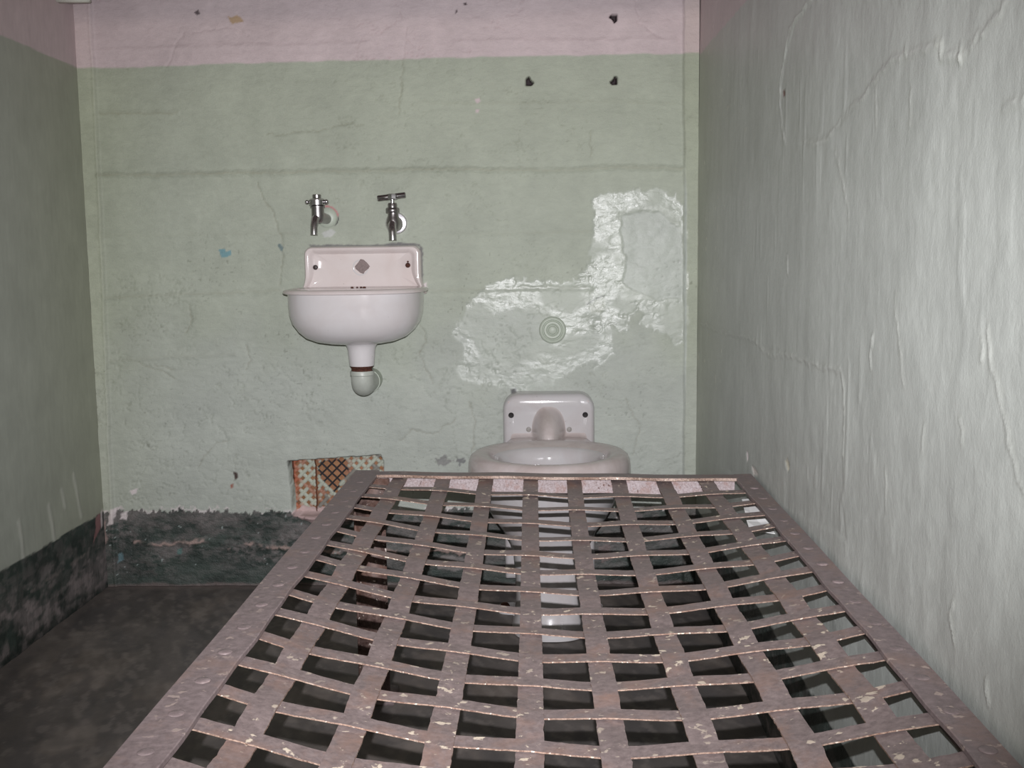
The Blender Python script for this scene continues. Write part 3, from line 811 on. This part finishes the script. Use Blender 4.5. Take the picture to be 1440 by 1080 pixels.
def tap_right():
    t = thing('water_tap', 'right chrome tap with tilted bar handle above basin', 'tap', None)
    fl = (0.7785, 0.0, 0.9271)
    MB().lathe([(.0268, -.012), (.0272, .003), (.0245, .007), (.015, .010), (.012, .010)], fl, 'y', 40).build('flange', M['chrome_pale'], t)
    bc = (0.78, -0.07, 0.9237)
    Z = lambda py: 0.9832 + (0.8981 - 0.9832) * (py - 280) / 50
    ax = (0.7793, -0.07, 0.9493)[0]
    MB().tube([(fl[0], -.004, fl[2]), (bc[0] + .002, -.035, bc[2]), (bc[0], -.06, bc[2])], [.0165, .0170, .015], 28).build('shank', M['chrome_dull'], t)
    zt = Z(299); zb = Z(327)
    prof = [(.0006, zb), (.008, zb + .002), (.0140, zb + .009), (.0168, zb + .018), (.0172, zb + .024), (.0150, zb + .034), (.0128, zb + .041), (.0128, zt + .002)]
    MB().lathe(prof, (ax + .001, -.07, 0), 'z', 36).build('body', M['chrome_dull'], t)
    s2 = (0.7808, -0.092, 0.885)
    MB().tube([(ax, -.078, bc[2] + .001), (ax, -.088, bc[2] - .010), (s2[0], -.092, bc[2] - .020), s2], [.0105, .0105, .0097, .0094], 24).build('spout', M['chrome'], t)
    o = (ax, -.07)
    z0, z1 = Z(299.5), Z(292)
    MB().rings([hexring(o, .0145, z0), hexring(o, .0165, z0 + .002), hexring(o, .0165, z1 - .002), hexring(o, .014, z1)]).build('hex_nut', M['chrome_dull'], t, sharp=.3)
    z2 = Z(285.5)
    MB().lathe([(.0115, z1 - .001), (.0115, z2 - .003), (.0100, z2), (.004, z2)], (ax, -.07, 0), 'z', 30).build('bonnet', M['chrome_dull'], t)
    MB().lathe([(.0048, z2 - .001), (.0048, Z(279)), (.003, Z(279))], (ax, -.07, 0), 'z', 20).build('stem', M['chrome'], t)
    # bar handle
    h = MB().lathe([(.009, -.0070), (.0125, -.0055), (.0130, 0), (.0125, .0060), (.008, .0075)], (ax, -.07, Z(276.5)), 'z', 8)
    h = h.build('handle_hub', M['chrome'], t, sharp=.3)
    a = (0.7435, -0.075, 0.9852); e = (0.8114, -0.065, 0.9932)
    A, E = Vector(a), Vector(e)
    d = (E - A).normalized(); up = Vector((0, 0, 1)); up = (up - d * up.dot(d)).normalized(); w = d.cross(up)
    rings = []
    for f, k in ((0, .8), (.03, 1), (.97, 1), (1, .8)):
        p = A + (E - A) * f
        hw, hh = .0055 * k, .0062 * k
        rings.append([p + up * hh + w * hw, p + up * hh - w * hw, p - up * hh - w * hw, p - up * hh + w * hw])
    MB().rings(rings).build('handle_bar', M['chrome'], t, sharp=.3)
    at_base(t, (fl[0], 0, fl[2]))
tap_left()
tap_right()

# ------------------------------------------------------------------ flush button
def flush_button():
    t = thing('flush_button', 'round green painted flush button with concentric rings on the back wall', 'button')
    c = (1.1643, 0.0, 0.6571)
    p = [(.0335, -.010), (.0338, .003), (.0325, .0060), (.030, .0080), (.027, .0082), (.0248, .0062), (.0238, .0048), (.01, .0048)]
    MB().lathe(p, c, 'y', 56).build('flange', M['green_paint'], t)
    p = [(.0228, .003), (.0228, .0068), (.0210, .0095), (.0180, .0102), (.0150, .0090), (.0132, .0070), (.0124, .0052), (.006, .0052)]
    MB().lathe(p, c, 'y', 56).build('ring', M['green_paint'], t)
    p = [(.0112, .0050), (.0112, .0078), (.0098, .0110), (.006, .0126), (.0004, .0130)]
    MB().lathe(p, c, 'y', 40).build('push_knob', M['green_paint'], t)
    at_base(t, c)
flush_button()

# ------------------------------------------------------------------ toilet
def toilet():
    t = thing('toilet', 'seatless white porcelain toilet with wall plate behind the bunk end', 'toilet')
    cx = 1.152
    # wall plate
    z0, z1 = .03, .503
    px0, px1 = 1.0385, 1.2665
    R = []
    mx, mz, hx, hz = (px0 + px1) / 2, (z0 + z1) / 2, (px1 - px0) / 2, (z1 - z0) / 2
    for ins, y, rt in ((0, .004, .040), (0, -.040, .040), (.0015, -.050, .039), (.005, -.057, .036), (.011, -.060, .031), (.03, -.0605, .02)):
        R.append(rrect_xz(mx, mz, hx - ins, hz - ins, rt, .004, y, 10))
    MB().rings(R).build('wall_plate', M['toilet_china'], t)
    # rim + bowl + pedestal
    cy = -.305
    def rg(a, bf, bb, z, x=cx, y=cy, nf=2.0, nb=2.0):
        return super_ring(x, y, a, bf, bb, z, nf, nb, 80)
    rim = [rg(.125, .128, .110, .3945), rg(.1325, .1345, .1185, .3985), rg(.147, .147, .137, .4035), rg(.159, .159, .151, .405),
           rg(.169, .169, .163, .4035),
           rg(.1775, .177, .172, .397), rg(.182, .1815, .177, .386), rg(.1835, .183, .179, .372), rg(.183, .1825, .179, .360), rg(.179, .1785, .177, .350), rg(.170, .170, .172, .342), rg(.160, .160, .170, .338)]
    MB().rings(rim, False, False).build('rim', M['stained_china'], t)
    inn = [rg(.1255, .1285, .1105, .3948), rg(.119, .122, .103, .391), rg(.111, .115, .095, .383), rg(.1055, .109, .090, .372), rg(.103, .104, .092, .335), rg(.100, .095, .09, .29), rg(.07, .065, .065, .255), rg(.05, .045, .045, .235)]
    out = [rg(.163, .163, .172, .342), rg(.156, .155, .175, .318), rg(.145, .142, .18, .285), rg(.128, .124, .19, .255), rg(.108, .105, .21, .228), rg(.092, .092, .235, .20), rg(.084, .088, .25, .175, nf=2.6, nb=6),
           rg(.080, .088, .252, .13, nf=2.8, nb=8), rg(.079, .092, .252, .08, nf=2.8, nb=8), rg(.081, .100, .252, .045, nf=2.8, nb=8), rg(.086, .110, .252, .022, nf=2.6, nb=8), rg(.089, .114, .252, .008, nf=2.6, nb=8), rg(.089, .114, .252, 0.0, nf=2.6, nb=8)]
    bowl = MB().rings(inn[::-1] + [rg(.140, .140, .128, .396)] + out).build('bowl', M['toilet_china'], t)
    MB().lathe([(.0, 0), (.0585, 0), (.0585, .002), (0, .002)], (cx, cy, .246), 'z', 40).build('water', M['water'], bowl)
    # rear deck and inlet horn
    R = []
    for a, z in ((.06, .330), (.098, .338), (.108, .352), (.110, .372), (.106, .385), (.097, .393), (.080, .3965), (.04, .3975)):
        R.append(super_ring(cx, -.118, a, .066, .066, z, 4, 6, 48))
    MB().rings(R).build('deck', M['stained_china'], t)
    # inlet horn swelling smoothly out of the plate and the deck
    xs = np.linspace(-.100, .100, 81); zs = np.linspace(.374, .486, 57)
    X, Z = np.meshgrid(xs, zs)
    r = (np.abs(X / .0400) ** 2.5 + np.abs((Z - .392) / .0745) ** 2.5) ** .4
    ph = .088 * np.clip(1 - r ** 2.4, -.6, 1)
    wx = sstep(.104, .075, np.abs(X))
    pd = .085 * (1 - ((Z - .370) / (.030 + .0 * X)) ** 1.0) * wx - .02 * (1 - wx)
    kk = .009
    p = kk * np.log(np.exp(ph / kk) + np.exp(pd / kk) + 1.0) - kk * math.log(1.0) - .0012
    fade = np.minimum(sstep(.100, .088, np.abs(X)), sstep(.486, .474, Z))
    p = p * fade - .0012 * (1 - fade)
    v = [(cx + x, -.0602 - q, z) for x, q, z in zip(X.ravel(), p.ravel(), Z.ravel())]
    nx = len(xs)
    f = [(a * nx + b, a * nx + b + 1, (a + 1) * nx + b + 1, (a + 1) * nx + b) for a in range(len(zs) - 1) for b in range(nx - 1)]
    MB().add(v, f).build('inlet_horn', M['stained_china'], t, True, None)
    for q, m, r in (((1.0595, -0.0605, 0.4509), 'black', .0062), ((1.2428, -0.0605, 0.4505), 'black', .0062), ((1.1026, -0.0605, 0.4148), 'bolt_grey', .0058), ((1.2031, -0.0605, 0.414), 'bolt_grey', .0058)):
        MB().lathe([(r * 1.15, -.002), (r * 1.1, .0006), (r, .0008), (r * .8, .0002 if m == 'black' else .0016), (.0003, .0002 if m == 'black' else .0020)], q, 'y', 20).build('bolt_hole' if m == 'black' else 'plug', M[m], t)
    for x, y in ((1.043, -.20), (1.262, -.20)):
        MB().lathe([(.012, -.004), (.012, .010), (.009, .016), (.003, .018)], (x, y, 0), 'z', 6).build('floor_bolt', M['rust'], t)
    R = [super_ring(cx, -.20, .125, .035, .035, z, 4, 4, 40) for z in (-.002, .008)]
    MB().rings(R).build('floor_lug', M['toilet_china'], t)
    q = (1.136, -.402, .030)
    MB().lathe([(.0045, -.004), (.0045, .003), (.002, .003)], q, 'y', 12).build('foot_bolt_hole', M['black'], t)
    at_base(t, (cx, -.2, 0))

toilet()

# ------------------------------------------------------------------ vent grille
def vent():
    t = thing('vent_grille', 'rusty painted lattice vent grille recessed low in the back wall', 'vent')
    x0, x1, z0, z1 = .4855, .742, .181, .342
    y = .040
    seam = .548
    P = .0182
    me_v, me_f, cols = [], [], []
    zone = np.array([(0.5617, 0.3204), (0.6251, 0.3275), (0.6348, 0.2823), (0.612, 0.2674), (0.5997, 0.2335), (0.5707, 0.2564), (0.5567, 0.2829), (0.5501, 0.3055)])
    def panel(name, xa, xb, tilt):
        v, f, c = [], [], []
        hw = .0052
        cxm = (x0 + x1) / 2; czm = (z0 + z1) / 2
        step = P * math.sqrt(2)
        for sgn in (1, -1):
            k = -18
            while k < 18:
                # bar: z - czm = sgn*(x - xk)
                xk = cxm + k * step
                xs = []
                n = 60
                for i in range(n + 1):
                    z = z0 + (z1 - z0) * i / n
                    x = xk + sgn * (z - czm)
                    xs.append((x, z))
                xs = [p for p in xs if xa <= p[0] <= xb]
                if len(xs) > 2:
                    ox, oz = hw * sgn * .7071, -hw * .7071
                    base = len(v)
                    for (x, z) in xs:
                        dy = tilt * (x - xa)
                        thin = .42 if inzone(x, z) else 1.0
                        for q in ((-1, .0035), (-.75, 0), (.75, 0), (1, .0035)):
                            v.append((min(max(x + ox * q[0] * thin, xa), xb), y + q[1] + dy + (0 if sgn > 0 else .0006), min(max(z + oz * q[0] * thin, z0), z1)))
                            c.append(colr(x, z))
                    for i in range(len(xs) - 1):
                        for j in range(3):
                            a = base + i * 4 + j
                            f.append((a, a + 1, a + 5, a + 4))
                k += 1
        me = mesh(name, v, f, True, None)
        a = me.attributes.new('paint', 'FLOAT_COLOR', 'POINT')
        a.data.foreach_set('color', np.concatenate([np.array(c), np.ones((len(c), 1))], 1).astype(np.float32).ravel())
        a = me.attributes.new('finish', 'FLOAT_COLOR', 'POINT')
        a.data.foreach_set('color', np.tile(np.array([.6, .5, 0, 1], np.float32), len(c)))
        return link(name, me, t, LAT)
    def inzone(x, z):
        return spoly(np.array([x]), np.array([z]), zone_l, .03)[0] > 0
    zone_l = [tuple(p) for p in zone]
    def colr(x, z):
        X, Z = np.array([x]), np.array([z])
        if inzone(x, z):
            return lin(34, 32, 36)
        n = fbm(X * 60, Z * 60, 401, 3)[0]; n2 = fbm(X * 25, Z * 25, 405, 3)[0]
        c = lin(172, 176, 162)
        edge = min(x - x0, z - z0 + .004)
        w = max(0, min(1, (n - .55) * 9)) * .8 + max(0, min(1, (.020 - edge) / .008)) * .8
        c = c * (1 - min(w, 1)) + lin(156, 92, 66) * min(w, 1)
        if n2 < .36:
            c = lin(128, 124, 116)
        return c
    panel('lattice_panel', x0, seam - .0022, 0.02)
    panel('lattice_panel', seam + .0012, x1, -.004)
    MB().box((x0 - .003, y + .0040, z0 - .003), (x1, y + .009, z1), .0005).build('backing_plate', M['rust_plate'], t)
    MB().box((x0 - .006, y - .004, z0 - .004), (x0 + .0035, y + .006, z1), .001).build('frame_edge', M['rust'], t)
    pts = [(seam - .001 + (fbm(np.array([k * .9]), np.array([.3]), 411, 3)[0] - .5) * .006, y - .0012, z0 + (z1 - z0) * k / 14) for k in range(15)]
    MB().tube(pts, .0016, 8).build('seam_strip', M['rust'], t)
    at_base(t, ((x0 + x1) / 2, .04, z0))
LAT = painted_plaster('grille_paint', (1, 1, 1), 120, 400, .002)
vent()

# ------------------------------------------------------------------ bunk
BZ = .44
BX0, BX1 = .779, 1.523
YEND = -2.62
def far_y(x):
    return -.676 - .062 * (x - BX0) / (BX1 - BX0)
LA = [.868, .952, 1.0325, 1.1165, 1.196, 1.2775, 1.3605, 1.436]
LB = [.868, .956, 1.041, 1.1255, 1.205, 1.290, 1.3755, 1.452]
LX = [(p + q) / 2 for p, q in zip(LA, LB)]
LW = .0136
def strap_x(j, y):
    return LA[j] + (LB[j] - LA[j]) * min(1, max(0, (-y - .8) / .96))
CP = .0772
NR = 24
def row_y(k, x):
    return -.7985 - CP * k - .0685 * (x - .815) / .672
def sag(x, y):
    t = (abs(y) - .70) / (2.60 - .70)
    if t <= 0 or t >= 1:
        return 0.0
    a = .0475 * (1 - abs(2 * t - 1) ** 2.2)
    u = (x - 1.157) / .345
    return a * max(0, 1 - u * u)
def bed_z(x, y):
    return BZ - .0055 - sag(x, y)

def strip_mesh(name, center, width_dir, hw, z_of, th=.0022, jag=0.0, seed=0):
    """flat bar along centre points; top/bottom faces material 0, long edges material 1"""
    R = []
    n = len(center)
    r = np.random.default_rng(seed)
    v, f, mi = [], [], []
    e0 = np.cumsum(r.normal(0, 1, n)); e0 -= e0.mean()
    for i, c in enumerate(center):
        w = width_dir
        j0 = r.normal(0, jag); j1 = r.normal(0, jag)
        for (s_, tz) in ((-1, 0), (1, 0), (1, -th), (-1, -th)):
            off = (hw + (j0 if s_ < 0 else j1)) * s_
            x, y = c[0] + w[0] * off, c[1] + w[1] * off
            v.append((x, y, z_of(x, y, i) + tz))
    for i in range(n - 1):
        a, b = i * 4, i * 4 + 4
        for k in range(4):
            k2 = (k + 1) % 4
            f.append((a + k, a + k2, b + k2, b + k))
            mi.append(1 if k in (1, 3) else 0)
    f.append((0, 1, 2, 3)); mi.append(1)
    b = (n - 1) * 4
    f.append((b, b + 1, b + 2, b + 3)); mi.append(1)
    me = bpy.data.meshes.new(name)
    me.from_pydata(v, [], f)
    bm = bmesh.new(); bm.from_mesh(me)
    bmesh.ops.recalc_face_normals(bm, faces=bm.faces)
    bm.to_mesh(me); bm.free()
    me.polygons.foreach_set('material_index', mi)
    return me

def weave(kind, k, x, y):
    """+1 on top, -1 below, blended along the strip"""
    return 0

def bunk():
    t = thing('bunk_bed', 'rusty brown iron bunk frame with woven steel strap base, no mattress', 'bed')
    A = .0016
    # long straps
    for j, x in enumerate(LX):
        ys = np.arange(far_y(x) - .006, YEND + .004, -.0075)
        cen = [(strap_x(j, yy) + .0008 * math.sin(yy * 5 + j), yy) for yy in ys]
        def z_of(xx, yy, i, j=j, x=x):
            ph = (yy - row_y(0, x)) / (-CP)
            k = math.floor(ph); fr = ph - k
            s0 = 1 if (k + j) % 2 == 0 else -1           # on top when (row + strap) is even
            s1 = -s0
            w = s0 + (s1 - s0) * (fr * fr * (3 - 2 * fr))
            return bed_z(xx, yy) + A * w
        link('long_strap', strip_mesh('long_strap', cen, (1, 0), LW, z_of, .0018, .0003, 500 + j), t, [M['iron'], M['iron_edge']])
    # cross straps
    for k in range(NR):
        xs = np.arange(.803, 1.503, .006)
        cen = [(xx, row_y(k, xx) + .0125 + .0016 * math.sin(xx * 9 + k * 2.1)) for xx in xs]
        lx = np.array([.810] + [strap_x(j, row_y(k, LX[j])) for j in range(len(LX))] + [1.497])
        sg = np.array([0] + [1 if (k + j) % 2 == 1 else -1 for j in range(len(LX))] + [0])
        tw = random.uniform(-.05, .05)
        def z_of(xx, yy, i, k=k):
            i0 = int(np.clip(np.searchsorted(lx, xx) - 1, 0, len(lx) - 2))
            fr = min(max((xx - lx[i0]) / (lx[i0 + 1] - lx[i0]), 0), 1)
            w = sg[i0] + (sg[i0 + 1] - sg[i0]) * (fr * fr * (3 - 2 * fr))
            yc = row_y(k, xx) + .0125
            return bed_z(xx, yc) + A * w + (yy - yc) * tw * (1 - abs((xx - 1.157) / .36))
        link('cross_strap', strip_mesh('cross_strap', cen, (0, 1), .0120, z_of, .0015, .0003, 600 + k), t, [M['iron'], M['iron_edge']])
    # side rails: L section, flange on top, web hanging at the outer side
    def rail(xo, xi, name, hang=True):
        sgn = 1 if xi > xo else -1
        th = .0055
        prof = [(xo, BZ), (xi - sgn * .001, BZ), (xi, BZ - .001), (xi, BZ - th), (xo + sgn * th, BZ - th), (xo + sgn * th, BZ - .042), (xo, BZ - .042)]
        ys = np.linspace(far_y(xo) + (.0), YEND - .03, 120)
        R = []
        for i, yy in enumerate(ys):
            wob = .0008 * math.sin(yy * 23) + .0006 * math.sin(yy * 51 + 1)
            R.append([(px + (wob if abs(px - xi) < .002 else 0), yy if i else yy, pz + .0005 * math.sin(yy * 13 + px * 40)) for px, pz in prof])
        return MB().rings(R).build(name, M['iron_rail'], t, True, .5)
    left = rail(BX0, .8245, 'side_rail')
    right = rail(BX1, 1.4895, 'side_rail')
    # end rails
    def end_rail(y_off, name, sgn):
        th = .005
        dep = .034
        R = []
        prof = [(0, BZ - .0005), (-dep, BZ - .0005), (-dep, BZ - .0005 - th), (-th, BZ - .0005 - th), (-th, BZ - .037), (0, BZ - .037)]
        for i in range(60):
            x = .8225 + (1.4915 - .8225) * i / 59
            yb = far_y(x) - .008 if sgn > 0 else YEND - .006
            R.append([(x, yb + sgn * py + .0006 * math.sin(x * 60 + pz * 300), pz + .0007 * math.sin(x * 31)) for py, pz in prof])
        return R, prof
    R, prof = end_rail(0, 'end_rail', 1)
    n = len(prof)
    top = MB().rings([[r[0], r[1], r[2], r[3]] for r in R])
    o = link('end_rail', mesh('end_rail', top.v, top.f, True, .5), t, [M['iron_rail'], M['iron_edge']])
    for p in o.data.polygons:
        if p.normal.y < -.6:
            p.material_index = 1
    web = MB().rings([[(r[3][0], r[3][1], r[3][2] + .001), r[4], r[5], (r[5][0], r[5][1], r[3][2] + .001)] for r in R])
    web.build('rail_web', M['iron_pale'], o, True, .5)
    R, prof = end_rail(0, 'end_rail', -1)
    MB().rings(R).build('end_rail', M['iron_rail'], t, True, .5)
    # rivets
    prof = [(.0078, -.001), (.0078, .0006), (.0066, .0019), (.0040, .0028), (.0003, .0031)]
    rv = MB().lathe(prof, (0, 0, 0), 'z', 18)
    rme = mesh('rivet', rv.v, rv.f, True, None)
    rme.materials.append(M['iron_rail'])
    for (rail_o, xx) in ((left, .8035), (right, 1.507)):
        for k in range(NR):
            o = bpy.data.objects.new('rivet', rme)
            COL.objects.link(o)
            o.location = (xx + random.uniform(-.001, .001), row_y(k, xx) + .0125, BZ - .0002)
            o.rotation_euler = (0, 0, random.uniform(0, 3))
            o.scale = (1, 1, random.uniform(.35, .7))
            o.parent = rail_o
    # legs: wide flat-faced angle legs at the aisle side, hinge plates at the wall
    for y in (-.722, -2.50):
        m = MB().box((.7845, y - .004, -.002), (.8400, y + .0, BZ - .040), .0008)
        m.box((.7800, y - .004, -.002), (.7850, y + .048, BZ - .004), .0008)
        o = m.build('leg', M['iron_leg'], t)
        MB().box((.776, y - .03, -.003), (.850, y + .052, .006), .001).build('foot_plate', M['iron_rail'], o)
        MB().box((.7845, y - .006, BZ - .075), (.8500, y - .002, BZ - .006), .0008).build('corner_plate', M['iron_leg'], o)
    at_base(t, ((BX0 + BX1) / 2, -1.65, 0))
bunk()

# ------------------------------------------------------------------ scrap of paper wedged beside the bunk
def paper_scrap():
    rows = [[(1.500, -.775, .4010), (1.512, -.776, .4020), (1.5272, -.777, .4015)],
            [(1.4935, -.838, .3955), (1.504, -.846, .3925), (1.5272, -.852, .3950)],
            [(1.490, -.880, .3865), (1.511, -.878, .3845), (1.5273, -.882, .3870)],
            [(1.4875, -.930, .3790), (1.508, -.931, .3810), (1.5275, -.932, .3780)]]
    v = [p for r in rows for p in r] + [(x, y, z - .0007) for r in rows for x, y, z in r]
    f = []
    for a in range(3):
        for b in range(2):
            q = (a * 3 + b, a * 3 + b + 1, a * 3 + b + 4, a * 3 + b + 3)
            f += [q, tuple(i + 12 for i in q[::-1])]
    rim = [0, 1, 2, 5, 8, 11, 10, 9, 6, 3]
    f += [(a, b, b + 12, a + 12) for a, b in zip(rim, rim[1:] + rim[:1])]
    o = MB().add(v, f).build('paper_scrap', plain('white_paper', lin(246, 246, 244), .7, .03, 60), None, False, None)
    o['label'] = 'creased scrap of white paper wedged between bunk side rail and right wall'
    o['category'] = 'paper'
paper_scrap()

# ------------------------------------------------------------------ shelf bracket, top left corner
def shelf_bracket():
    t = thing('shelf_bracket', 'short pink painted shelf bracket with pale lower lip, upper left corner', 'bracket')
    MB().box((-.004, -.099, 1.459), (.0785, -.081, 1.515), .002).build('arm', M['pink_paint'], t)
    MB().box((-.004, -.103, 1.4525), (.0770, -.079, 1.4600), .002).build('lower_lip', M['pale_paint'], t)
    at_base(t, (0, -.09, 1.455))
shelf_bracket()

# ------------------------------------------------------------------ light
def lamp(name, kind, loc, target, energy, color, **kw):
    d = bpy.data.lights.new(name, kind)
    d.energy = energy
    d.color = color
    for k, v in kw.items():
        setattr(d, k, v)
    o = bpy.data.objects.new(name, d)
    COL.objects.link(o)
    o.location = loc
    o.rotation_euler = (Vector(target) - Vector(loc)).to_track_quat('-Z', 'Y').to_euler()
    return o

CAM = Vector((1.1431, -2.7312, 0.8556))
lamp('flash', 'SPOT', CAM + Vector((.0, .0, .055)), (.97, 0, .62), 205, (1.0, .99, 1.025), spot_size=math.radians(75), spot_blend=1.0, shadow_soft_size=.004)
lamp('corridor_light', 'AREA', (.76, -2.86, 1.25), (.76, 0, .8), 3.5, (1.0, .93, .78), shape='RECTANGLE', size=1.4, size_y=1.6)
w = bpy.data.worlds.new('dim_cellblock')
SC.world = w
w.use_nodes = True
w.node_tree.nodes['Background'].inputs['Color'].default_value = (1.0, .93, .80, 1)
w.node_tree.nodes['Background'].inputs['Strength'].default_value = .025

# ------------------------------------------------------------------ camera
cd = bpy.data.cameras.new('camera')
cd.sensor_width = 36
cd.sensor_fit = 'HORIZONTAL'
cd.lens = 38.3244
cd.clip_start = .02
cam = bpy.data.objects.new('camera', cd)
COL.objects.link(cam)
cam.matrix_world = Matrix([[0.999508, 0.009467, 0.029908, 1.143141], [0.028536, 0.121678, -0.992159, -2.731208], [-0.013032, 0.992525, 0.121348, 0.855628], [0.0, 0.0, 0.0, 1.0]])
SC.camera = cam
SC.view_settings.view_transform = 'Standard'
SC.view_settings.look = 'None'
SC.view_settings.exposure = 0.0
SC.view_settings.gamma = 1.0
SC.cycles.max_bounces = 6
SC.cycles.use_denoising = True
